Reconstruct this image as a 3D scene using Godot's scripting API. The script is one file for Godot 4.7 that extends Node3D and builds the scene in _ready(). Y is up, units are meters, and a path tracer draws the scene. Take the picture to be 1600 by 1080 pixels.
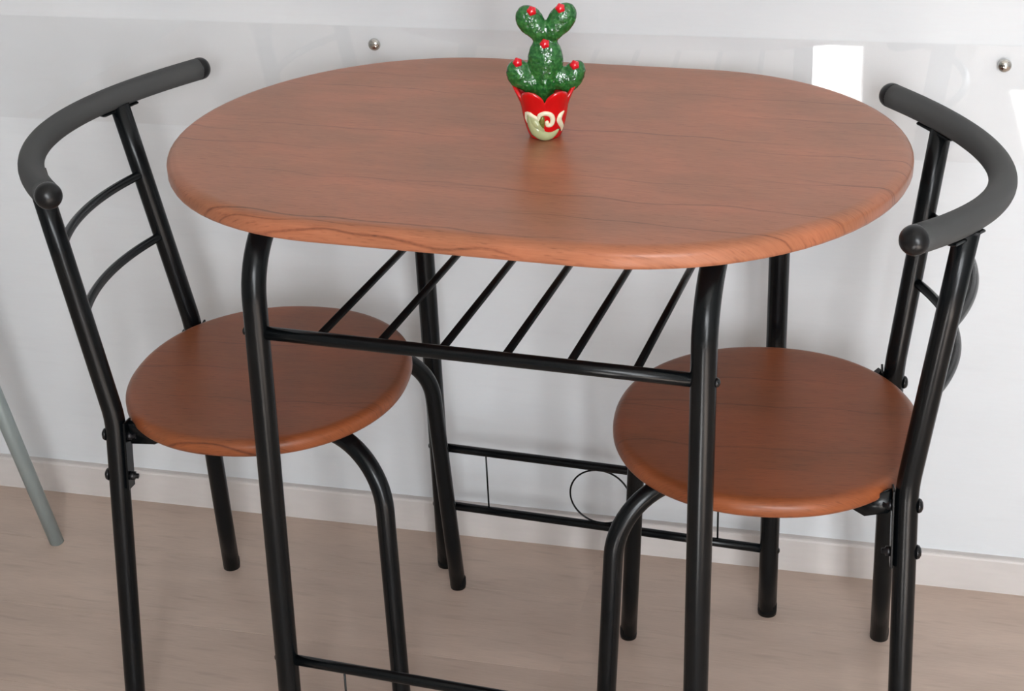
extends Node3D

var mat := {}
var taken := {}

# ---------------------------------------------------------------- naming and tagging
func numbered(called: String) -> String:
	var n: int = taken.get(called, 0)
	taken[called] = n + 1
	return called if n == 0 else "%s_%03d" % [called, n]

func thing(called: String, label: String, category: String, at := Vector3.ZERO, turn := 0.0, group := "") -> Node3D:
	var o := Node3D.new()
	o.name = numbered(called)
	add_child(o)
	o.position = at
	o.rotation.y = turn
	o.set_meta("label", label)
	o.set_meta("category", category)
	if group != "":
		o.set_meta("group", group)
	return o

func part(called: String, mesh: Mesh, m: Material, parent: Node3D, xf := Transform3D.IDENTITY) -> MeshInstance3D:
	var o := MeshInstance3D.new()
	o.name = called
	o.mesh = mesh
	o.material_override = m
	o.transform = xf
	parent.add_child(o, true)
	return o

func structure(called: String, label: String) -> Node3D:
	var o := Node3D.new()
	o.name = called
	add_child(o)
	o.set_meta("kind", "structure")
	o.set_meta("label", label)
	o.set_meta("category", called.get_slice("_", 0))
	return o

# ---------------------------------------------------------------- mesh helpers
# rings: rows of points; closed: each row is a loop; caps close the two ends
func skin(rings: Array, closed := true, cap_a := true, cap_b := true, uvs := []) -> ArrayMesh:
	var st := SurfaceTool.new()
	st.begin(Mesh.PRIMITIVE_TRIANGLES)
	var n: int = rings[0].size()
	for i in rings.size():
		for j in n:
			if not uvs.is_empty():
				st.set_uv(uvs[i][j])
			st.add_vertex(rings[i][j])
	var span := n if closed else n - 1
	for i in rings.size() - 1:
		for j in span:
			var a := i * n + j
			var b := i * n + (j + 1) % n
			var c := a + n
			var d := b + n
			for k in [a, c, b, b, c, d]:
				st.add_index(k)
	var at := rings.size() * n
	for side in 2:
		if (side == 0 and not cap_a) or (side == 1 and not cap_b):
			continue
		var row := 0 if side == 0 else rings.size() - 1
		var mid := Vector3.ZERO
		var muv := Vector2.ZERO
		for j in n:
			mid += rings[row][j] / n
			if not uvs.is_empty():
				muv += uvs[row][j] / n
		if not uvs.is_empty():
			st.set_uv(muv)
		st.add_vertex(mid)
		for j in n:
			var a := row * n + j
			var b := row * n + (j + 1) % n
			for k in ([at, a, b] if side == 0 else [at, b, a]):
				st.add_index(k)
		at += 1
	st.generate_normals()
	return st.commit()

# a round bar along a path; radii one number or one for each point; ends "flat" or "round"
func tube_mesh(path: Array, radius, sides := 20, round_a := true, round_b := true) -> ArrayMesh:
	var pts := path.duplicate()
	var rad := []
	for i in pts.size():
		rad.append(radius[i] if radius is Array else radius)
	if round_a:
		var d0: Vector3 = (pts[0] - pts[1]).normalized()
		var p0: Vector3 = pts[0]
		var r0: float = rad[0]
		var bulge := 1.0
		pts[0] = p0 - d0 * r0 * bulge if (pts[1] - p0).length() > r0 * 1.2 else p0
		var base: Vector3 = pts[0]
		for k in [30, 55, 75, 88]:
			var a := deg_to_rad(k)
			pts.push_front(base + d0 * r0 * bulge * sin(a))
			rad.push_front(r0 * cos(a))
	if round_b:
		var e := pts.size() - 1
		var d1: Vector3 = (pts[e] - pts[e - 1]).normalized()
		var p1: Vector3 = pts[e]
		var r1: float = rad[e]
		pts[e] = p1 - d1 * r1 if (pts[e - 1] - p1).length() > r1 * 1.2 else p1
		var base1: Vector3 = pts[e]
		for k in [30, 55, 75, 88]:
			var a := deg_to_rad(k)
			pts.append(base1 + d1 * r1 * sin(a))
			rad.append(r1 * cos(a))
	var rings := []
	var normal := Vector3.ZERO
	for i in pts.size():
		var t: Vector3 = (pts[mini(i + 1, pts.size() - 1)] - pts[maxi(i - 1, 0)]).normalized()
		if normal == Vector3.ZERO:
			normal = t.cross(Vector3.UP if absf(t.y) < 0.9 else Vector3.RIGHT).normalized()
		normal = (normal - t * normal.dot(t)).normalized()
		var side := t.cross(normal)
		var row := []
		for j in sides:
			var a := TAU * j / sides
			row.append(pts[i] + (normal * cos(a) + side * sin(a)) * rad[i])
		rings.append(row)
	return skin(rings)

# polyline with rounded corners
func rounded(p: Array, r: Array, steps := 10) -> Array:
	var out := [p[0]]
	for i in range(1, p.size() - 1):
		var a: Vector3 = (p[i - 1] - p[i])
		var b: Vector3 = (p[i + 1] - p[i])
		var half := a.angle_to(b) / 2.0
		var reach: float = minf(r[i] / tan(half), minf(a.length(), b.length()) * 0.95)
		var rr := reach * tan(half)
		var an := a.normalized()
		var bn := b.normalized()
		var c: Vector3 = p[i] + (an + bn).normalized() * rr / sin(half)
		var u: Vector3 = (p[i] + an * reach - c)
		var w: Vector3 = (p[i] + bn * reach - c)
		var sweep := u.angle_to(w)
		for k in steps + 1:
			var t := float(k) / steps
			out.append(c + (u * sin((1.0 - t) * sweep) + w * sin(t * sweep)) / sin(sweep))
	out.append(p[p.size() - 1])
	# break long straight runs up so that frames stay even
	var fine := []
	for i in out.size() - 1:
		var d: float = (out[i + 1] - out[i]).length()
		var n := maxi(1, int(d / 0.08))
		for k in n:
			fine.append(out[i].lerp(out[i + 1], float(k) / n))
	fine.append(out[out.size() - 1])
	return fine

func bezier(a: Vector3, b: Vector3, c: Vector3, n := 24) -> Array:
	var out := []
	for k in n + 1:
		var t := float(k) / n
		out.append(a * (1 - t) * (1 - t) + b * 2 * t * (1 - t) + c * t * t)
	return out

# profile: [radius, height] pairs turned round y
func lathe(profile: Array, sides := 32, cap_a := true, cap_b := true) -> ArrayMesh:
	var rings := []
	for p in profile:
		var row := []
		for j in sides:
			var a := -TAU * j / sides
			row.append(Vector3(cos(a) * p[0], p[1], sin(a) * p[0]))
		rings.append(row)
	return skin(rings, true, cap_a, cap_b)

# a board of any outline: outline points (x, z) with outward normals, rounded edge
func slab(outline: Array, normals: Array, top: float, thick: float, inset: float, drop: float, uv_shift: Vector2) -> ArrayMesh:
	var prof := []
	for s in [0.55, 0.25, 0.1]:
		prof.append([-s, top])
	for k in 8:
		var a := deg_to_rad(90.0 * k / 7.0)
		prof.append([inset * (1 - sin(a)), top - drop * (1 - cos(a))])
	prof.append([0.0, top - thick + 0.005])
	for k in [45, 90]:
		var a := deg_to_rad(k)
		prof.append([0.005 * (1 - cos(a)), top - thick + 0.005 * (1 - sin(a))])
	prof.append([0.03, top - thick])
	var rings := []
	var uvs := []
	for q in prof:
		var row := []
		var uv := []
		for j in outline.size():
			var p: Vector2 = outline[j]
			var nn: Vector2 = normals[j]
			if q[0] < 0:
				p = p * (1.0 + q[0]) - nn * inset * (1.0 + q[0])
			else:
				p = p - nn * q[0]
			row.append(Vector3(p.x, q[1], p.y))
			# the printed foil runs on over the edge
			var f: Vector2 = p + nn * (top - q[1]) * 0.8
			uv.append(Vector2(f.x, f.y) + uv_shift)
		rings.append(row)
		uvs.append(uv)
	return skin(rings, true, true, true, uvs)

func box(size: Vector3, bevel := 0.001) -> ArrayMesh:
	# chamfered box: three rings of an octagon outline
	var h := size / 2.0
	var b := minf(bevel, minf(h.x, minf(h.y, h.z)) * 0.9)
	var rings := []
	for q in [[-h.y, b], [-h.y + b, 0.0], [h.y - b, 0.0], [h.y, b]]:
		var e: float = q[1]
		var x := h.x - e
		var z := h.z - e
		var row := []
		for p in [Vector2(x, z - b), Vector2(x, -z + b), Vector2(x - b, -z), Vector2(-x + b, -z), Vector2(-x, -z + b), Vector2(-x, z - b), Vector2(-x + b, z), Vector2(x - b, z)]:
			row.append(Vector3(p.x, q[0], p.y))
		rings.append(row)
	var st := SurfaceTool.new()
	st.begin(Mesh.PRIMITIVE_TRIANGLES)
	st.set_smooth_group(-1)
	for i in 3:
		for j in 8:
			var a: Vector3 = rings[i][j]
			var b2: Vector3 = rings[i][(j + 1) % 8]
			var c: Vector3 = rings[i + 1][j]
			var d: Vector3 = rings[i + 1][(j + 1) % 8]
			for v in [a, c, b2, b2, c, d]:
				st.add_vertex(v)
	for j in range(1, 7):
		for v in [rings[0][0], rings[0][j], rings[0][j + 1]]:
			st.add_vertex(v)
		for v in [rings[3][0], rings[3][j + 1], rings[3][j]]:
			st.add_vertex(v)
	st.generate_normals()
	return st.commit()

func aim(at: Vector3, up: Vector3) -> Transform3D:
	# y axis along up
	var y := up.normalized()
	var x := y.cross(Vector3.FORWARD if absf(y.z) < 0.9 else Vector3.RIGHT).normalized()
	return Transform3D(Basis(x, y, x.cross(y)), at)

func joined(list: Array) -> ArrayMesh:
	var st := SurfaceTool.new()
	st.begin(Mesh.PRIMITIVE_TRIANGLES)
	for e in list:
		st.append_from(e[0], 0, e[1] if e.size() > 1 else Transform3D.IDENTITY)
	return st.commit()

# ---------------------------------------------------------------- materials
func plain(c: Color, rough: float, metal := 0.0, spec := 0.5) -> StandardMaterial3D:
	var m := StandardMaterial3D.new()
	m.albedo_color = c
	m.roughness = rough
	m.metallic = metal
	m.metallic_specular = spec
	return m

func noise(kind_seed: int, freq: float, octaves := 4) -> FastNoiseLite:
	var n := FastNoiseLite.new()
	n.seed = kind_seed
	n.noise_type = FastNoiseLite.TYPE_SIMPLEX_SMOOTH
	n.frequency = freq
	n.fractal_type = FastNoiseLite.FRACTAL_FBM
	n.fractal_octaves = octaves
	return n

# cherry foil: fine fibres along u, a few dark wandering growth lines, short flecks
func wood_image(w: int, h: int) -> Image:
	var fibre := noise(11, 0.9, 3)
	var band := noise(12, 0.02, 3)
	var cloud := noise(13, 0.006, 3)
	var wander := noise(14, 0.004, 2)
	var fleck := noise(15, 0.5, 2)
	var rng := RandomNumberGenerator.new()
	rng.seed = 5
	var lines := []
	for k in 22:
		lines.append([rng.randf() * h, rng.randf_range(0.0, w), rng.randf_range(0.22, 0.75) * w, rng.randf_range(0.8, 1.9), rng.randf_range(0.12, 0.42), rng.randf() * 900.0, rng.randf_range(-0.012, 0.02)])
	var data := PackedByteArray()
	data.resize(w * h * 3)
	var dark := PackedFloat32Array()
	dark.resize(w * h)
	for l in lines:
		for i in int(l[2]):
			var x := int(l[1] + i) % w
			var y: float = l[0] + wander.get_noise_2d(i * 1.3 + l[5], l[5]) * 12.0 + l[6] * i
			var fade := sin(PI * i / l[2])
			for dy in range(-4, 5):
				var yy := posmod(int(floor(y)) + dy, h)
				var d: float = (floor(y) + dy - y) / l[3]
				dark[yy * w + x] += l[4] * fade * exp(-d * d) * (0.65 + 0.35 * fibre.get_noise_2d(i * 0.1, yy))
	for y in h:
		for x in w:
			var f := fibre.get_noise_2d(x * 0.018, y * 0.55)
			var b := band.get_noise_2d(x * 0.12, y * 1.6)
			var c := cloud.get_noise_2d(x * 0.6, y)
			var s := fleck.get_noise_2d(x * 0.05, y * 0.8 + 300.0)
			var v := 1.0 + f * 0.075 + b * 0.035 + c * 0.05 - 1.15 * dark[y * w + x]
			if s > 0.42:
				v -= (s - 0.42) * 0.5
			v = clampf(v, 0.35, 1.35)
			var warm := 0.03 * c
			var at := (y * w + x) * 3
			data[at] = int(clampf((0.61 + warm) * v, 0, 1) * 255)
			data[at + 1] = int(clampf(0.388 * pow(v, 1.2), 0, 1) * 255)
			data[at + 2] = int(clampf(0.28 * pow(v, 1.25), 0, 1) * 255)
	var im := Image.create_from_data(w, h, false, Image.FORMAT_RGB8, data)
	im.generate_mipmaps()
	return im

# greyed laminate: soft streaks along u, small dark dashes
func laminate_image(w: int, h: int, base: Vector3, strength: float, salt: int) -> Image:
	var fibre := noise(21 + salt, 0.8, 3)
	var band := noise(22 + salt, 0.012, 4)
	var dash := noise(23 + salt, 0.06, 2)
	var data := PackedByteArray()
	data.resize(w * h * 3)
	for y in h:
		for x in w:
			var f := fibre.get_noise_2d(x * 0.03, y * 0.6)
			var b := band.get_noise_2d(x * 0.35, y * 1.4)
			var s := dash.get_noise_2d(x * 0.16, y * 1.2)
			var v := 1.0 + strength * (f * 0.03 + b * 0.05)
			if s > 0.32:
				v -= strength * (s - 0.32) * 0.12
			var at := (y * w + x) * 3
			data[at] = int(clampf(base.x * v, 0, 1) * 255)
			data[at + 1] = int(clampf(base.y * v, 0, 1) * 255)
			data[at + 2] = int(clampf(base.z * v, 0, 1) * 255)
	var im := Image.create_from_data(w, h, false, Image.FORMAT_RGB8, data)
	im.generate_mipmaps()
	return im

func relief(n_seed: int, freq: float, side: int, strength: float) -> Texture2D:
	var n := noise(n_seed, freq, 3)
	var im := n.get_seamless_image(side, side)
	im.convert(Image.FORMAT_RGBA8)
	im.bump_map_to_normal_map(strength)
	return ImageTexture.create_from_image(im)

func make_materials() -> void:
	var wood_tex := ImageTexture.create_from_image(wood_image(1400, 900))
	var m := plain(Color(1, 1, 1), 0.36, 0.0, 0.42)
	m.albedo_texture = wood_tex
	m.uv1_scale = Vector3(1.0 / 1.0, 1.0 / 0.64, 1)
	m.texture_repeat = true
	mat.wood = m
	mat.seat_wood = m.duplicate()
	mat.seat_wood.albedo_color = Color(0.86, 0.77, 0.66)
	mat.black = plain(Color(0.03, 0.042, 0.05), 0.25, 0.0, 0.36)
	mat.black.normal_enabled = true
	mat.black.normal_texture = relief(41, 0.12, 128, 1.2)
	mat.black.normal_scale = 0.05
	mat.black.uv1_triplanar = true
	mat.black.uv1_scale = Vector3(60, 60, 60)
	mat.grip = plain(Color(0.285, 0.288, 0.288), 0.6, 0.0, 0.25)
	mat.grip_cap = plain(Color(0.07, 0.072, 0.078), 0.28, 0.0, 0.4)
	mat.rubber = plain(Color(0.04, 0.04, 0.043), 0.6, 0.0, 0.3)
	mat.bolt = plain(Color(0.09, 0.09, 0.095), 0.25, 0.3)
	mat.nut = plain(Color(0.16, 0.16, 0.17), 0.3, 0.7)
	mat.chrome = plain(Color(0.80, 0.79, 0.77), 0.10, 1.0)
	mat.pewter = plain(Color(0.60, 0.64, 0.635), 0.42, 0.35)
	mat.wall = plain(Color(0.838, 0.85, 0.858), 0.75, 0.0, 0.3)
	var wt := ImageTexture.create_from_image(laminate_image(512, 512, Vector3(0.99, 0.985, 0.985), 0.16, 50))
	mat.wall.albedo_texture = wt
	mat.wall.uv1_triplanar = true
	mat.wall.uv1_world_triplanar = true
	mat.wall.uv1_scale = Vector3(1.3, 1.3, 1.3)
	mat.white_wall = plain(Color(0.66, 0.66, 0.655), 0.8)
	mat.front_wall = plain(Color(0.92, 0.92, 0.915), 0.8)
	mat.ceiling = plain(Color(0.93, 0.93, 0.92), 0.85)
	var ft := ImageTexture.create_from_image(laminate_image(1024, 1024, Vector3(0.745, 0.668, 0.613), 1.0, 0))
	for k in 3:
		var f := plain(Color(1, 1, 1).darkened(0.012 * k), 0.42, 0.0, 0.4)
		f.albedo_texture = ft
		f.uv1_triplanar = true
		f.uv1_world_triplanar = true
		f.uv1_scale = Vector3(0.9, 0.9, 0.9)
		f.uv1_offset = Vector3(0.37 * k, 0.0, 0.29 * k)
		mat["floor%d" % k] = f
	mat.subfloor = plain(Color(0.36, 0.31, 0.28), 0.9)
	var bt := ImageTexture.create_from_image(laminate_image(512, 256, Vector3(0.80, 0.775, 0.76), 0.5, 9))
	mat.baseboard = plain(Color(1, 1, 1), 0.5, 0.0, 0.4)
	mat.baseboard.albedo_texture = bt
	mat.baseboard.uv1_triplanar = true
	mat.baseboard.uv1_world_triplanar = true
	mat.baseboard.uv1_scale = Vector3(1.1, 1.1, 1.1)
	mat.acrylic = plain(Color(0.96, 0.965, 0.97, 0.03), 0.0)
	mat.acrylic.transparency = BaseMaterial3D.TRANSPARENCY_ALPHA
	mat.glass = plain(Color(0.95, 0.97, 0.97, 0.02), 0.0)
	mat.glass.transparency = BaseMaterial3D.TRANSPARENCY_ALPHA
	mat.frame = plain(Color(0.88, 0.88, 0.87), 0.4)
	# ceramic glazes
	var green := plain(Color(1, 1, 1), 0.10, 0.0, 0.6)
	var gi := noise(61, 0.035, 3).get_seamless_image(256, 256)
	gi.convert(Image.FORMAT_RGB8)
	for y in 256:
		for x in 256:
			var v := gi.get_pixel(x, y).r
			gi.set_pixel(x, y, Color(0.08, 0.31, 0.13).lerp(Color(0.22, 0.47, 0.22), smoothstep(0.3, 0.8, v)))
	green.albedo_texture = ImageTexture.create_from_image(gi)
	green.uv1_triplanar = true
	green.uv1_scale = Vector3(18, 18, 18)
	green.normal_enabled = true
	green.normal_texture = relief(62, 0.03, 256, 5.0)
	green.normal_scale = 0.7
	mat.green = green
	mat.red = plain(Color(0.80, 0.02, 0.055), 0.12, 0.0, 0.6)
	mat.bud = plain(Color(0.83, 0.05, 0.13), 0.12, 0.0, 0.6)
	mat.cream = plain(Color(0.90, 0.88, 0.76), 0.16, 0.0, 0.6)
	mat.sage = plain(Color(0.66, 0.68, 0.50), 0.18, 0.0, 0.6)
	mat.olive = plain(Color(0.42, 0.42, 0.17), 0.2, 0.0, 0.6)
	mat.umber = plain(Color(0.20, 0.07, 0.04), 0.25)

# ---------------------------------------------------------------- the room
func solid(called: String, size: Vector3, at: Vector3, m: Material, parent: Node3D, bevel := 0.0) -> MeshInstance3D:
	var mesh: Mesh
	if bevel > 0:
		mesh = box(size, bevel)
	else:
		var b := BoxMesh.new()
		b.size = size
		mesh = b
	return part(called, mesh, m, parent, Transform3D(Basis.IDENTITY, at))

const X0 := -2.0
const X1 := 2.7
const Z1 := 4.2
const H := 2.7
const WALL_Z := -0.012

func build_room() -> void:
	var f := structure("floor", "grey-brown wood laminate floor")
	solid("subfloor", Vector3(X1 - X0 + 0.2, 0.08, Z1 + 0.5), Vector3((X0 + X1) / 2, -0.052, Z1 / 2), mat.subfloor, f)
	var rng := RandomNumberGenerator.new()
	rng.seed = 3
	var pitch := 0.165
	for r in 27:
		var za := -0.034 + pitch * r
		var zb := minf(za + pitch, Z1 + 0.1)
		if zb - za < 0.02:
			continue
		var cut := [X0 - 0.02, rng.randf_range(-1.35, -1.0), rng.randf_range(0.72, 1.1), X1 + 0.02]
		if za > 1.0:
			cut = [X0 - 0.02, X0 + rng.randf_range(0.4, 1.2), X0 + rng.randf_range(1.7, 2.6), X1 + 0.02]
		for k in 3:
			var mesh := box(Vector3(cut[k + 1] - cut[k] - 0.0003, 0.012, zb - za - 0.0003), 0.0004)
			part("plank", mesh, mat["floor%d" % rng.randi_range(0, 2)], f, Transform3D(Basis.IDENTITY, Vector3((cut[k] + cut[k + 1]) / 2, -0.006, (za + zb) / 2)))
	var w := structure("wall_back", "plain off-white wall behind the table")
	solid("wall_surface", Vector3(X1 - X0 + 0.2, H, 0.12), Vector3((X0 + X1) / 2, H / 2, WALL_Z - 0.06), mat.wall, w)
	var b := structure("baseboard_back", "pale beige wood baseboard along the wall")
	# rounded upper lip
	var rings := []
	for x in [X0, X1]:
		var row := []
		for p in [[WALL_Z, 0.0], [0.0, 0.0], [0.0, 0.0505], [-0.0010, 0.0530], [-0.0034, 0.0541], [WALL_Z, 0.0541]]:
			row.append(Vector3(x, p[1], p[0]))
		rings.append(row)
	var st := SurfaceTool.new()
	st.begin(Mesh.PRIMITIVE_TRIANGLES)
	st.set_smooth_group(-1)
	for j in 6:
		var a: Vector3 = rings[0][j]
		var bb: Vector3 = rings[0][(j + 1) % 6]
		var c: Vector3 = rings[1][j]
		var d: Vector3 = rings[1][(j + 1) % 6]
		for v in [a, bb, c, bb, d, c]:
			st.add_vertex(v)
	st.generate_normals()
	part("board", st.commit(), mat.baseboard, b)
	var wl := structure("wall_left", "white side wall")
	solid("wall_surface", Vector3(0.1, H, Z1 + 0.2), Vector3(X0 - 0.05, H / 2, Z1 / 2), mat.white_wall, wl)
	var wr := structure("wall_right", "white side wall towards the window side")
	solid("wall_surface", Vector3(0.1, H, Z1 + 0.2), Vector3(X1 + 0.05, H / 2, Z1 / 2), mat.white_wall, wr)
	var c := structure("ceiling", "white ceiling")
	solid("ceiling_surface", Vector3(X1 - X0 + 0.2, 0.1, Z1 + 0.3), Vector3((X0 + X1) / 2, H + 0.05, Z1 / 2), mat.ceiling, c)
	# the wall behind the camera, with a glazed door and a narrow window
	var wf := structure("wall_front", "white wall with a glazed door and a narrow window")
	var zc := Z1 + 0.06
	for e in [[X0 - 0.05, 0.02, 0.0, H], [0.02, 0.19, 0.0, 1.04], [0.02, 0.19, 2.26, H], [0.19, 0.59, 0.0, H], [0.59, 1.13, 0.0, 1.365], [0.59, 1.13, 2.36, H], [1.13, 1.25, 0.0, H], [1.25, 2.15, 2.26, H], [2.15, X1 + 0.05, 0.0, H]]:
		solid("wall_piece", Vector3(e[1] - e[0], e[3] - e[2], 0.12), Vector3((e[0] + e[1]) / 2, (e[2] + e[3]) / 2, zc), mat.front_wall, wf)
	var d := structure("door_1", "white framed glass door letting daylight in")
	for e in [[1.25, 1.70], [1.70, 2.15]]:
		var leaf := Node3D.new()
		leaf.name = "door_leaf"
		d.add_child(leaf, true)
		for x in [e[0] + 0.025, e[1] - 0.025]:
			solid("stile", Vector3(0.05, 2.25, 0.05), Vector3(x, 1.125, zc), mat.frame, leaf, 0.004)
		for y in [0.05, 2.22]:
			solid("cross_rail", Vector3(0.35, 0.1 if y < 1 else 0.06, 0.05), Vector3((e[0] + e[1]) / 2, y, zc), mat.frame, leaf, 0.004)
		solid("pane", Vector3(0.35, 2.09, 0.006), Vector3((e[0] + e[1]) / 2, 1.145, zc), mat.glass, leaf)
	var wn := structure("window_1", "narrow window")
	solid("pane", Vector3(0.17, 1.22, 0.006), Vector3(0.105, 1.65, zc), mat.glass, wn)
	var wm := structure("window_2", "window beside the glass door")
	solid("pane", Vector3(0.54, 0.995, 0.006), Vector3(0.86, 1.8625, zc), mat.glass, wm)
	# the balcony of the floor above keeps the sun off the door
	var bs := structure("trim_1", "balcony slab above the door outside")
	solid("slab", Vector3(1.2, 0.16, 3.2), Vector3(1.78, 2.45, Z1 + 0.12 + 1.6), mat.white_wall, bs)

func build_panel() -> void:
	var t := thing("acrylic_panel", "clear glossy acrylic guard strip screwed to the wall behind the table", "panel", Vector3(0.1, 0.0, WALL_Z))
	solid("sheet", Vector3(2.8, 0.1493, 0.003), Vector3(0, 0.70015, 0.0035), mat.acrylic, t, 0.0006)
	var dome := []
	for k in 9:
		var a := deg_to_rad(90.0 * k / 8.0)
		dome.append([0.0082 * cos(a) + 0.0001, 0.0012 + 0.0058 * sin(a)])
	dome.push_front([0.0082, 0.0])
	dome.push_front([0.0045, 0.0])
	dome.push_front([0.0045, -0.0054])
	var cap := lathe(dome, 32)
	for x in [-1.101, -0.301, 0.499, 1.299]:
		var s := part("screw_cap", cap, mat.chrome, t, aim(Vector3(x - 0.1, 0.751, 0.0052), Vector3.BACK))
		s.set_meta("label", "domed chrome screw cap")

# ---------------------------------------------------------------- table
func build_table() -> void:
	var t := thing("dining_table", "oval cherry-wood bistro table with black tube frame and slatted rack", "table", Vector3(0, 0, 0.3534), -0.0618)
	var th := 0.7567
	var hx := 0.4 - 0.2675
	var outline := []
	var normals := []
	for side in 2:
		for k in 41:
			var a := -PI / 2 + PI * k / 40.0
			var s := 1.0 if side == 0 else -1.0
			outline.append(Vector2(s * (hx + 0.2675 * cos(a)), s * 0.296 * sin(a)))
			normals.append(Vector2(s * cos(a) / 0.2675, s * sin(a) / 0.296).normalized())
		var s2 := 1.0 if side == 0 else -1.0
		for k in range(1, 12):
			outline.append(Vector2(s2 * hx * (1.0 - k / 6.0), s2 * 0.296))
			normals.append(Vector2(0, s2))
	outline.reverse()
	normals.reverse()
	part("tabletop", slab(outline, normals, th, 0.022, 0.013, 0.009, Vector2(0.5, 0.32)), mat.wood, t)
	var lx := [-0.2296, 0.2357]
	var under := th - 0.022 - 0.0128
	for x in lx:
		var s := signf(x)
		var fz := 0.2595
		var tz := 0.234
		var path := rounded([Vector3(x + s * 0.0028, 0.0, fz), Vector3(x, under, tz), Vector3(x, under, -tz), Vector3(x + s * 0.0028, 0.0, -fz)], [0, 0.085, 0.085, 0], 14)
		var half := []
		var mid_at := 0
		for i in path.size():
			if path[i].z >= 0.0:
				mid_at = i
		var front: Array = path.slice(0, mid_at + 1)
		front.append(Vector3(x, under, 0.0))
		var back: Array = path.slice(mid_at + 1)
		back.push_front(Vector3(x, under, 0.0))
		part("leg", tube_mesh(front, 0.0128, 24, false, false), mat.black, t)
		part("leg", tube_mesh(back, 0.0128, 24, false, false), mat.black, t)
		for z in [fz, -fz]:
			var foot := part("foot_cap", lathe([[0.0105, 0.0], [0.0126, 0.002], [0.0131, 0.005], [0.0131, 0.016], [0.0127, 0.017]], 24), mat.rubber, t, Transform3D(Basis.IDENTITY, Vector3(x + s * 0.0028, 0.0, z)))
			foot.set_meta("label", "black plastic foot cap")
	var leg_z := func(y: float) -> float: return lerpf(0.2595, 0.234, y / under)
	var stud := lathe([[0.0045, 0.0], [0.0048, 0.001], [0.0042, 0.0028], [0.0022, 0.0040], [0.0003, 0.0044]], 16)
	var rows := [["rack_rail", 0.6055, 0.0072], ["stretcher", 0.2024, 0.0062], ["stretcher", 0.1055, 0.0062]]
	for row in rows:
		var y: float = row[1]
		for s in [1.0, -1.0]:
			var z: float = leg_z.call(y) * s
			part(row[0], tube_mesh([Vector3(lx[0], y, z), Vector3(-0.1, y, z), Vector3(0.1, y, z), Vector3(lx[1], y, z)], row[2], 16, false, false), mat.black, t)
			for x in lx:
				part("bolt", stud, mat.bolt, t, aim(Vector3(x + signf(x) * 0.0124, y, z), Vector3(signf(x), 0, 0)))
	var rz: float = leg_z.call(0.6055)
	for i in 6:
		var x := lerpf(lx[0], lx[1], (i + 1) / 7.0)
		part("slat", tube_mesh([Vector3(x, 0.6055, rz), Vector3(x, 0.6055, 0), Vector3(x, 0.6055, -rz)], 0.0042, 14, false, false), mat.black, t)
	for s in [1.0, -1.0]:
		var ya := 0.1055
		var yb := 0.2024
		var cy := (ya + yb) / 2
		var cz: float = leg_z.call(cy) * s
		for q in [0.147, 0.853]:
			var x := lerpf(lx[0], lx[1], q)
			part("wire", tube_mesh([Vector3(x, ya, leg_z.call(ya) * s), Vector3(x, cy, cz), Vector3(x, yb, leg_z.call(yb) * s)], 0.0013, 8, false, false), mat.black, t)
		var ring := []
		var rr := cy - ya - 0.0055
		for k in 49:
			var a := TAU * k / 48.0
			ring.append(Vector3(0.003 + cos(a) * rr, cy + sin(a) * rr, leg_z.call(cy + sin(a) * rr) * s))
		part("wire_ring", tube_mesh(ring, 0.0013, 8, false, false), mat.black, t)

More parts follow.
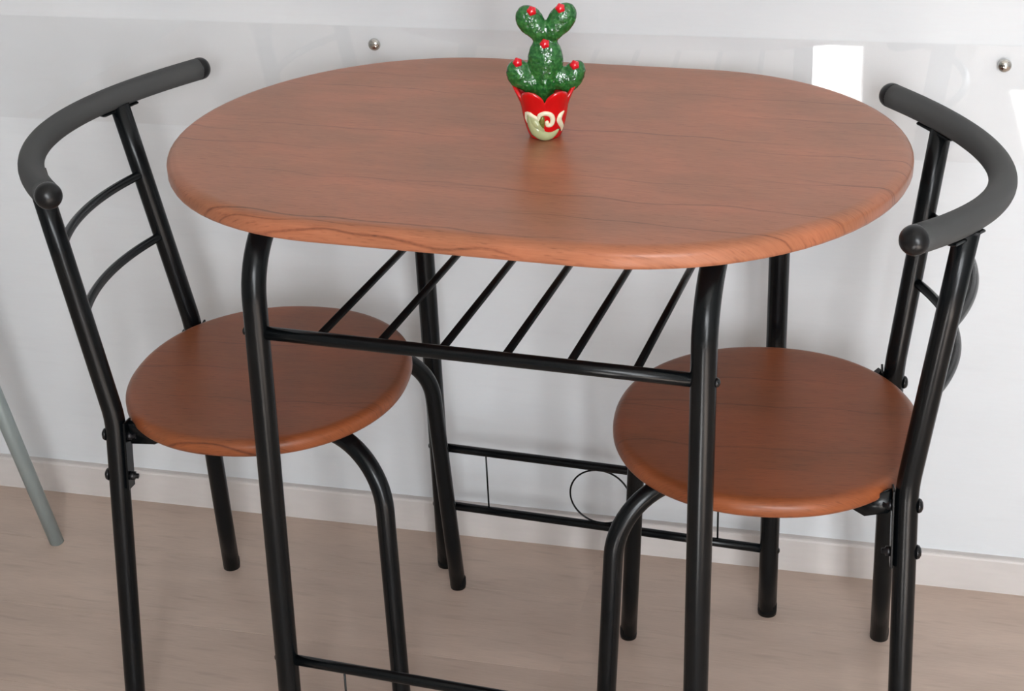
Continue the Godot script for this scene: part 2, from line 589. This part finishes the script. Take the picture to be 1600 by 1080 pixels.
# ---------------------------------------------------------------- chairs
func build_chair(label: String, at: Vector3, turn: float, p: Dictionary, uv_shift: Vector2) -> void:
	var t := thing("dining_chair", label, "chair", at, turn, "bistro chairs at the table")
	var outline := []
	var normals := []
	var e := 2.0 / 2.12
	for k in 96:
		var a := -TAU * k / 96.0
		var c := cos(a)
		var s := sin(a)
		var q := Vector2(signf(c) * pow(absf(c), e) * p.sd, signf(s) * pow(absf(s), e) * p.sdz)
		outline.append(q)
		normals.append(Vector2(signf(c) * pow(absf(c), 2 - e) / p.sd, signf(s) * pow(absf(s), 2 - e) / p.sdz).normalized())
	part("seat", slab(outline, normals, p.sh, 0.020, 0.012, 0.009, uv_shift), mat.seat_wood, t)
	var e1 := Vector3(p.hex, p.heh, p.hez)
	var e2 := Vector3(p.hex, p.heh, -p.hez)
	var ap := Vector3(p.hax, p.hah, 0)
	var g := 0.06
	var path := [e1]
	path.append_array(bezier(e1.lerp(ap, g), ap, e2.lerp(ap, g), 40))
	path.append(e2)
	var under: float = p.sh - 0.020
	var r := 0.0122
	var foot_mesh := lathe([[0.0098, 0.0], [0.0118, 0.002], [0.0125, 0.005], [0.0125, 0.015], [0.0121, 0.016]], 24)
	var bolt_head := lathe([[0.0078, 0.0], [0.0080, 0.0012], [0.0068, 0.0036], [0.0038, 0.0052], [0.0003, 0.0056]], 20)
	var nut := lathe([[0.0060, 0.0], [0.0060, 0.005], [0.0035, 0.006], [0.0034, 0.0095], [0.0003, 0.0098]], 6)
	for s in [1.0, -1.0]:
		var foot := Vector3(p.bfx, 0, s * p.bfz)
		var kink := Vector3(p.bpx, p.bkh, s * p.bpz)
		var top := Vector3(p.btx, p.bth, s * p.btz)
		var near: Vector3 = path[0]
		for q in path:
			if Vector2(q.x - top.x, q.z - top.z).length() < Vector2(near.x - top.x, near.z - top.z).length():
				near = q
		top = Vector3(lerpf(top.x, near.x, 0.6), near.y - 0.010, lerpf(top.z, near.z, 0.6))
		part("back_post", tube_mesh(rounded([foot, kink, top], [0, 0.16, 0], 12), r, 24, false, false), mat.black, t)
		part("foot_cap", foot_mesh, mat.rubber, t, Transform3D(Basis.IDENTITY, foot))
		# angle bracket under the seat, bolted through the post
		var low := kink.lerp(foot, 0.19)
		var high := kink.lerp(foot, 0.012)
		var along := (high - low).normalized()
		var out := Vector3(-1, 0, 0)
		out = (out - along * out.dot(along)).normalized()
		var across := along.cross(out)
		var face := Basis(across, along, -out).orthonormalized()
		var mid := (low + high) / 2 - out * (r + 0.0016)
		var plates := [[box(Vector3(0.020, (high - low).length() + 0.010, 0.0026), 0.0006), Transform3D(face, mid)]]
		# arm to the seat: a strap on edge that dives under the board
		var a0 := high - out * (r + 0.003) + Vector3(0, -0.010, 0)
		var a1 := Vector3(p.bpx + 0.105, under - 0.0025, s * (p.bpz - 0.055))
		var wa := []
		for q in [[0.0, 0.013, 0.012], [0.25, 0.012, 0.012], [1.0, 0.0025, 0.016]]:
			var c: Vector3 = a0.lerp(a1, q[0])
			c.y = lerpf(a0.y, under - q[1], minf(1.0, q[0] * 4.0)) if q[0] < 1.0 else a1.y
			var dirn: Vector3 = a1 - a0
			dirn.y = 0
			var wide: Vector3 = dirn.normalized().cross(Vector3.UP) * q[2]
			var row := [c + wide * 0.5 + Vector3.UP * q[1], c - wide * 0.5 + Vector3.UP * q[1], c - wide * 0.5 - Vector3.UP * q[1], c + wide * 0.5 - Vector3.UP * q[1]]
			wa.append(row)
		var bracket := part("seat_bracket", plates[0][0], mat.black, t, plates[0][1])
		part("bracket_arm", skin(wa), mat.black, bracket, plates[0][1].affine_inverse())
		for q in [0.045, 0.165]:
			var c := kink.lerp(foot, q)
			part("bolt", bolt_head, mat.bolt, t, aim(c + out * (r - 0.0006), out))
			part("nut", nut, mat.nut, t, aim(c - out * (r + 0.0022), -out))
		# front leg: runs out from under the seat and turns down
		var ff := Vector3(p.ffx, 0, s * p.ffz)
		var fb := Vector3(p.fbx, p.fbh, s * p.fbz)
		var k := (under - 0.0105) / fb.y
		var corner := ff.lerp(fb, k)
		var inner := Vector3(p.fbx - 0.16, under - 0.0105, s * maxf(0.02, p.fbz - 0.085))
		part("front_leg", tube_mesh(rounded([inner, corner, ff], [0, 0.085, 0], 14), 0.0110, 24, true, false), mat.black, t)
		part("foot_cap", foot_mesh, mat.rubber, t, Transform3D(Basis.IDENTITY.scaled(Vector3(0.92, 1, 0.92)), ff))
	var plate_r := lathe([[0.0003, 0.0], [0.004, 0.0], [0.004, 0.002], [0.0003, 0.003]], 12)
	# cross bar that carries the seat
	for q in [[p.bpx + 0.10, 0.24], [p.fbx - 0.09, 0.2]]:
		part("seat_support", box(Vector3(0.03, 0.003, q[1]), 0.0006), mat.black, t, Transform3D(Basis.IDENTITY, Vector3(q[0], under - 0.0016, 0)))
	# curved back rungs
	for h in [p.r1, p.r2]:
		var q: float = (h - p.bkh) / (p.bth - p.bkh)
		var a := Vector3(p.bpx, p.bkh, -p.bpz).lerp(Vector3(p.btx, p.bth, -p.btz), q)
		var b := Vector3(p.bpx, p.bkh, p.bpz).lerp(Vector3(p.btx, p.bth, p.btz), q)
		part("back_rung", tube_mesh(bezier(a, (a + b) / 2 - Vector3(2 * p.rb, 0, 0), b), 0.0056, 14, false, false), mat.black, t)
	# padded top rail
	var rail := part("top_rail", tube_mesh(path, 0.0142, 28, false, false), mat.grip, t)
	for s in [0, 1]:
		var c: Vector3 = e1 if s == 0 else e2
		var dirn: Vector3 = (e1 - path[1]).normalized() if s == 0 else (e2 - path[path.size() - 2]).normalized()
		var dome := [[0.0142, -0.004], [0.0144, -0.002]]
		for k in 8:
			var a := deg_to_rad(88.0 * k / 7.0)
			dome.append([0.0144 * cos(a), 0.0125 * sin(a)])
		part("end_cap", lathe(dome, 28), mat.grip_cap, rail, aim(c, dirn))
	# flat saddle under the rail at each post
	for s in [1.0, -1.0]:
		var best := 0
		for i in path.size():
			if absf(path[i].z - s * p.btz) < absf(path[best].z - s * p.btz):
				best = i
		var c: Vector3 = path[best]
		var along: Vector3 = (path[mini(best + 1, path.size() - 1)] - path[maxi(best - 1, 0)]).normalized()
		var up := (Vector3.UP - along * along.y).normalized()
		var bs := Basis(along, up, along.cross(up))
		var saddle := part("rail_saddle", box(Vector3(0.060, 0.003, 0.017), 0.0008), mat.black, t, Transform3D(bs, c - up * 0.0150))
		for d in [-0.022, 0.022]:
			part("screw", plate_r, mat.nut, saddle, aim(Vector3(d, -0.0013, 0), Vector3.DOWN))

# ---------------------------------------------------------------- grey stool at the left edge
func build_stool() -> void:
	var c := Vector3(-0.99, 0, 0.267)
	var t := thing("stool", "pale grey metal stool at the left edge, only one slanting leg in view", "stool", c)
	var first := Vector3(-0.818, 0, 0.138) - c
	part("seat", lathe([[0.0003, 0.452], [0.12, 0.452], [0.15, 0.456], [0.157, 0.464], [0.155, 0.472], [0.14, 0.478], [0.0003, 0.48]], 40), mat.pewter, t)
	for k in 4:
		var f := first.rotated(Vector3.UP, PI / 2 * k)
		var top := f * 0.62 + Vector3(0, 0.455, 0)
		part("leg", tube_mesh([f, f.lerp(top, 0.5), top], [0.0105, 0.0118, 0.0128], 20, false, false), mat.pewter, t)

# ---------------------------------------------------------------- cactus ornament
func ell(p: Vector3, c: Vector3, r: Vector3, tilt: float) -> float:
	var d := p - c
	var q := Vector3(d.x * cos(tilt) + d.y * sin(tilt), -d.x * sin(tilt) + d.y * cos(tilt), d.z)
	var k0 := (q / r).length()
	var k1 := (q / (r * r)).length()
	return k0 * (k0 - 1.0) / maxf(k1, 1e-6)

func smin(a: float, b: float, k: float) -> float:
	var h := clampf(0.5 + 0.5 * (b - a) / k, 0.0, 1.0)
	return lerpf(b, a, h) - k * h * (1.0 - h)

var pads := []
var ridges: FastNoiseLite

func cactus_field(p: Vector3) -> float:
	var d := 1.0
	for q in pads:
		d = smin(d, ell(p, q[0], q[1], q[2]), 0.003)
	return d + 0.0006 * ridges.get_noise_3d(p.x * 1000.0, p.y * 550.0, p.z * 1000.0)

func surface_net(lo: Vector3, hi: Vector3, cell: float) -> ArrayMesh:
	var n := Vector3i(((hi - lo) / cell).ceil()) + Vector3i.ONE
	var val := PackedFloat32Array()
	val.resize(n.x * n.y * n.z)
	for z in n.z:
		for y in n.y:
			for x in n.x:
				val[(z * n.y + y) * n.x + x] = cactus_field(lo + Vector3(x, y, z) * cell)
	var st := SurfaceTool.new()
	st.begin(Mesh.PRIMITIVE_TRIANGLES)
	var index := {}
	var count := 0
	for z in n.z - 1:
		for y in n.y - 1:
			for x in n.x - 1:
				var sum := Vector3.ZERO
				var hits := 0
				var vs := []
				for k in 8:
					vs.append(val[((z + (k >> 2 & 1)) * n.y + y + (k >> 1 & 1)) * n.x + x + (k & 1)])
				for k in 8:
					for bit in [1, 2, 4]:
						if k & bit:
							continue
						var l: int = k | bit
						if (vs[k] < 0) != (vs[l] < 0):
							var tt: float = vs[k] / (vs[k] - vs[l])
							var a := Vector3(k & 1, k >> 1 & 1, k >> 2 & 1)
							var b := Vector3(l & 1, l >> 1 & 1, l >> 2 & 1)
							sum += a.lerp(b, tt)
							hits += 1
				if hits > 0:
					st.add_vertex(lo + (Vector3(x, y, z) + sum / hits) * cell)
					index[Vector3i(x, y, z)] = count
					count += 1
	for z in range(1, n.z - 1):
		for y in range(1, n.y - 1):
			for x in range(1, n.x - 1):
				var v0 := val[(z * n.y + y) * n.x + x]
				for axis in 3:
					var step := [1, n.x, n.x * n.y]
					var v1: float = val[(z * n.y + y) * n.x + x + step[axis]]
					if (v0 < 0) == (v1 < 0):
						continue
					var c := Vector3i(x, y, z)
					var u := Vector3i.ZERO
					var w := Vector3i.ZERO
					u[(axis + 1) % 3] = 1
					w[(axis + 2) % 3] = 1
					var quad := [index.get(c - u - w, -1), index.get(c - w, -1), index.get(c, -1), index.get(c - u, -1)]
					if quad.has(-1):
						continue
					if v0 < 0:
						quad.reverse()
					for k in [0, 1, 2, 0, 2, 3]:
						st.add_index(quad[k])
	st.generate_normals()
	return st.commit()

func pot_radius(h: float) -> float:
	return lerpf(0.0172, 0.0264, clampf(h / 0.044, 0, 1)) + 0.0016 * sin(PI * clampf(h / 0.044, 0, 1))

# a raised ribbon of glaze on the pot: points are (sideways, height) in metres as seen from the front
func scroll(pts: Array, radii: Array, lift := 0.2) -> ArrayMesh:
	var cv := Curve2D.new()
	for i in pts.size():
		var a: Vector2 = pts[maxi(i - 1, 0)]
		var b: Vector2 = pts[mini(i + 1, pts.size() - 1)]
		cv.add_point(pts[i], (a - b) / 6.0, (b - a) / 6.0)
	var path := []
	var rad := []
	var n := 30
	for k in n + 1:
		var f := float(k) / n * (pts.size() - 1)
		var i := mini(int(f), pts.size() - 2)
		var q := cv.sample(i, f - i)
		var r: float = lerpf(radii[i], radii[i + 1], f - i)
		var pr := pot_radius(q.y)
		var a := q.x / pr
		var out := pr + r * lift - r * 0.55
		path.append(Vector3(sin(a) * out, q.y, cos(a) * out))
		rad.append(r)
	return tube_mesh(path, rad, 12, true, true)

func build_cactus() -> void:
	var t := thing("cactus_ornament", "glazed ceramic prickly pear cactus in a red pot with cream scrolls", "ornament", Vector3(0.013, 0.7567, 0.352), 0.232)
	# pot: a flaring wall whose rim rises into round petals, outside and inside
	var rings := []
	var sides := 96
	var petals := 6
	var prof := [[0.0, 0.0, 0.0], [0.0, 0.0012, 0.0], [0.15, 0, 0.0], [0.3, 0, 0.0], [0.45, 0, 0.0], [0.6, 0, 0.0], [0.72, 0, 0.0], [0.8, 0, 0.02], [0.86, 0, 0.15], [0.91, 0, 0.45], [0.96, 0, 0.8], [1.0, 0, 1.0]]
	for inner in 2:
		var list := prof.duplicate() if inner == 0 else [[0.985, 0, 0.97], [0.94, 0, 0.7], [0.88, 0, 0.4], [0.82, 0, 0.1]]
		for q in list:
			var row := []
			for j in sides:
				var a := -TAU * j / sides
				var lobe := pow(absf(sin(petals / 2.0 * (a + PI / 6.0))), 0.6)
				var h: float = q[0] * 0.043 + q[2] * (0.0135 * lobe)
				var r: float = pot_radius(q[0] * 0.043) + q[2] * (0.0012 + 0.0066 * lobe)
				if inner == 1:
					r -= 0.0042
				if q[0] == 0.0 and q[1] == 0.0:
					r -= 0.0012
					h = 0.0
				elif q[1] > 0:
					h = q[1]
				row.append(Vector3(cos(a) * r, h, sin(a) * r))
			rings.append(row)
	part("pot", skin(rings, true, true, true), mat.red, t)
	# scrolls moulded on the front
	var s := 0.00068 # one step of the drawing in metres, drawing is 100 high
	var d := func(x: float, y: float) -> Vector2: return Vector2(x - 50.0, y) * s
	var relief_parts := [
		["leaf_scroll", mat.sage, [d.call(23, 40), d.call(28, 30), d.call(36, 17), d.call(47, 9), d.call(60, 9), d.call(72, 16)], [0.0030, 0.0066, 0.0080, 0.0064, 0.0046, 0.0015]],
		["leaf_scroll", mat.sage, [d.call(25, 41), d.call(31, 34), d.call(37, 27), d.call(44, 18)], [0.0022, 0.0056, 0.0062, 0.0036]],
		["leaf_edge", mat.cream, [d.call(19, 45), d.call(25, 43.5), d.call(31, 41), d.call(37, 38.5), d.call(40, 40)], [0.0016, 0.0030, 0.0024, 0.0024, 0.0016]],
		["leaf_edge", mat.cream, [d.call(19, 44), d.call(22, 31), d.call(28, 18), d.call(37, 8), d.call(50, 2.5), d.call(60, 2.5)], [0.0020, 0.0024, 0.0022, 0.0020, 0.0016, 0.0008]],
		["leaf_vein", mat.cream, [d.call(30, 30), d.call(38, 18), d.call(50, 11), d.call(63, 12)], [0.0006, 0.0012, 0.0014, 0.0008]],
		["scroll_heart", mat.olive, [d.call(46, 39), d.call(44.5, 32), d.call(46, 24)], [0.0026, 0.0038, 0.0020]],
		["curl", mat.cream, [d.call(40, 36), d.call(42, 43.5), d.call(50, 47), d.call(59, 44), d.call(62.5, 36), d.call(60, 28), d.call(54, 27), d.call(53, 32)], [0.0018, 0.0026, 0.0028, 0.0029, 0.0029, 0.0028, 0.0026, 0.0022]],
		["curl", mat.cream, [d.call(84, 45), d.call(77, 41), d.call(74, 34), d.call(77, 27), d.call(81, 20), d.call(81, 12)], [0.0012, 0.0032, 0.0034, 0.0032, 0.0028, 0.0010]],
		["curl", mat.cream, [d.call(15, 44), d.call(15, 35), d.call(17, 28)], [0.0012, 0.0018, 0.0008]],
		["dark_line", mat.umber, [d.call(18, 38), d.call(20, 27), d.call(24, 16)], [0.0008, 0.0013, 0.0010]],
		["dark_line", mat.umber, [d.call(58, 4), d.call(64, 12)], [0.0005, 0.0005]],
		["dark_line", mat.umber, [d.call(72, 18), d.call(78, 13)], [0.0006, 0.0007]],
	]
	for e in relief_parts:
		part(e[0], scroll(e[2], e[3], 0.25), e[1], t)
	# the plant
	ridges = noise(71, 0.28, 2)
	var px := func(x: float, y: float) -> Vector3: return Vector3((x - 850.5) / 1478.0, (212.0 - y) / 1452.0, 0.0)
	pads = [
		[px.call(831.5, 31), Vector3(0.0140, 0.0180, 0.0090), 0.62],
		[px.call(879.5, 30), Vector3(0.0138, 0.0192, 0.0090), -0.66],
		[px.call(844, 46), Vector3(0.0110, 0.0120, 0.0085), 0.3],
		[px.call(866, 46), Vector3(0.0110, 0.0120, 0.0085), -0.3],
		[px.call(853.5, 93), Vector3(0.0188, 0.0270, 0.0110), 0.0],
		[px.call(851, 128), Vector3(0.0110, 0.0300, 0.0098), 0.0],
		[px.call(812.5, 113), Vector3(0.0138, 0.0162, 0.0090), 0.35],
		[px.call(828, 128), Vector3(0.0110, 0.0120, 0.0085), 0.9],
		[px.call(894.5, 119), Vector3(0.0120, 0.0188, 0.0090), -0.55],
		[px.call(876, 122), Vector3(0.0100, 0.0130, 0.0085), -0.5],
	]
	part("cactus", surface_net(Vector3(-0.046, 0.022, -0.014), Vector3(0.048, 0.150, 0.014), 0.00125), mat.green, t)
	var soil := part("pot_filling", lathe([[0.0003, 0.034], [0.0232, 0.034], [0.0228, 0.0365], [0.0003, 0.038]], 32), mat.red, t)
	soil.set_meta("label", "red glazed floor inside the pot")
	var bi := 0
	for b in [[834, 14, 0.0055], [878, 11, 0.0056], [853, 63, 0.0100], [810, 92.5, 0.0052], [898.5, 99, 0.0052]]:
		var at: Vector3 = px.call(b[0], b[1])
		at.z = b[2]
		# a bud: a small ribbed knob
		var rr := []
		for i in 9:
			var a := PI * (i + 0.15) / 8.3
			var row := []
			for j in 20:
				var f := -TAU * j / 20.0
				var r := 0.0050 * sin(a) * (1.0 + 0.10 * cos(5 * f))
				row.append(Vector3(cos(f) * r, -cos(a) * 0.0048, sin(f) * r))
			rr.append(row)
		part("flower_bud", skin(rr), mat.bud, t, aim(at, Vector3(0, 0.6, 1.0)))
		bi += 1

# ---------------------------------------------------------------- scene
func _ready() -> void:
	var cam := Camera3D.new()
	cam.name = "camera"
	add_child(cam)
	cam.position = Vector3(0.3873, 1.2876, 1.9351)
	cam.rotation = Vector3(-0.4476, 0.2593, -0.0361)
	cam.fov = rad_to_deg(2.0 * atan(540.0 / 2460.0))
	cam.near = 0.05
	cam.current = true
	var env := Environment.new()
	env.background_mode = Environment.BG_SKY
	var sky := Sky.new()
	var sm := ProceduralSkyMaterial.new()
	sm.sky_top_color = Color(0.62, 0.74, 0.90)
	sm.sky_horizon_color = Color(0.90, 0.93, 0.96)
	sm.ground_horizon_color = Color(0.80, 0.80, 0.78)
	sm.ground_bottom_color = Color(0.55, 0.53, 0.50)
	sky.sky_material = sm
	env.sky = sky
	env.background_energy_multiplier = 1.0
	env.ambient_light_source = Environment.AMBIENT_SOURCE_SKY
	env.tonemap_mode = Environment.TONE_MAPPER_LINEAR
	env.tonemap_exposure = 1.70
	env.sdfgi_enabled = true
	env.ssao_enabled = true
	env.ssil_enabled = true
	var we := WorldEnvironment.new()
	we.name = "environment"
	we.environment = env
	add_child(we)
	# daylight through the glazed door behind and to the right of the camera
	var day := AreaLight3D.new()
	day.name = "door_daylight"
	day.area_size = Vector2(0.85, 2.1)
	day.light_color = Color(0.97, 0.985, 1.0)
	day.light_energy = 8.0
	day.area_range = 12.0
	day.shadow_enabled = true
	add_child(day)
	day.position = Vector3(1.70, 1.15, Z1 + 0.16)
	var day2 := AreaLight3D.new()
	day2.name = "window_daylight"
	day2.area_size = Vector2(0.52, 0.97)
	day2.light_color = Color(0.97, 0.985, 1.0)
	day2.light_energy = 3.8
	day2.area_range = 12.0
	day2.shadow_enabled = true
	add_child(day2)
	day2.position = Vector3(0.86, 1.86, Z1 + 0.16)
	var sun := DirectionalLight3D.new()
	sun.name = "sun"
	sun.light_color = Color(0.95, 0.98, 1.0)
	sun.light_energy = 18.0
	sun.light_angular_distance = 0.5
	sun.shadow_enabled = true
	add_child(sun)
	sun.look_at_from_position(Vector3.ZERO, Vector3(0.04, -0.78, -1.0).normalized(), Vector3.UP)

	make_materials()
	build_room()
	build_panel()
	build_table()
	build_chair("cherry-wood seat chair with black tube back on the left side of the table", Vector3(-0.3498, 0, 0.3224), 0.0899,
		{sd = 0.1723, sh = 0.4309, sdz = 0.192, bpx = -0.1497, bpz = 0.1359, bkh = 0.4229, btx = -0.1975, btz = 0.1255, bth = 0.7148, bfx = -0.1607, bfz = 0.1898, ffx = 0.1826, ffz = 0.1747, fbx = 0.1687, fbz = 0.1386, fbh = 0.3658, hex = -0.1344, hez = 0.2379, heh = 0.7402, hax = -0.3192, hah = 0.7284, r1 = 0.6351, r2 = 0.5505, rb = 0.0221}, Vector2(0.31, 0.40))
	build_chair("cherry-wood seat chair with black tube back on the right side of the table", Vector3(0.2606, 0, 0.3486), PI + 0.0760,
		{sd = 0.1724, sh = 0.436, sdz = 0.1883, bpx = -0.1479, bpz = 0.1392, bkh = 0.4345, btx = -0.1852, btz = 0.16, bth = 0.7196, bfx = -0.1616, bfz = 0.2013, ffx = 0.1726, ffz = 0.1615, fbx = 0.1567, fbz = 0.1352, fbh = 0.3733, hex = -0.1262, hez = 0.2259, heh = 0.7446, hax = -0.3175, hah = 0.7233, r1 = 0.6262, r2 = 0.546, rb = 0.0352}, Vector2(0.77, 0.12))
	build_stool()
	build_cactus()
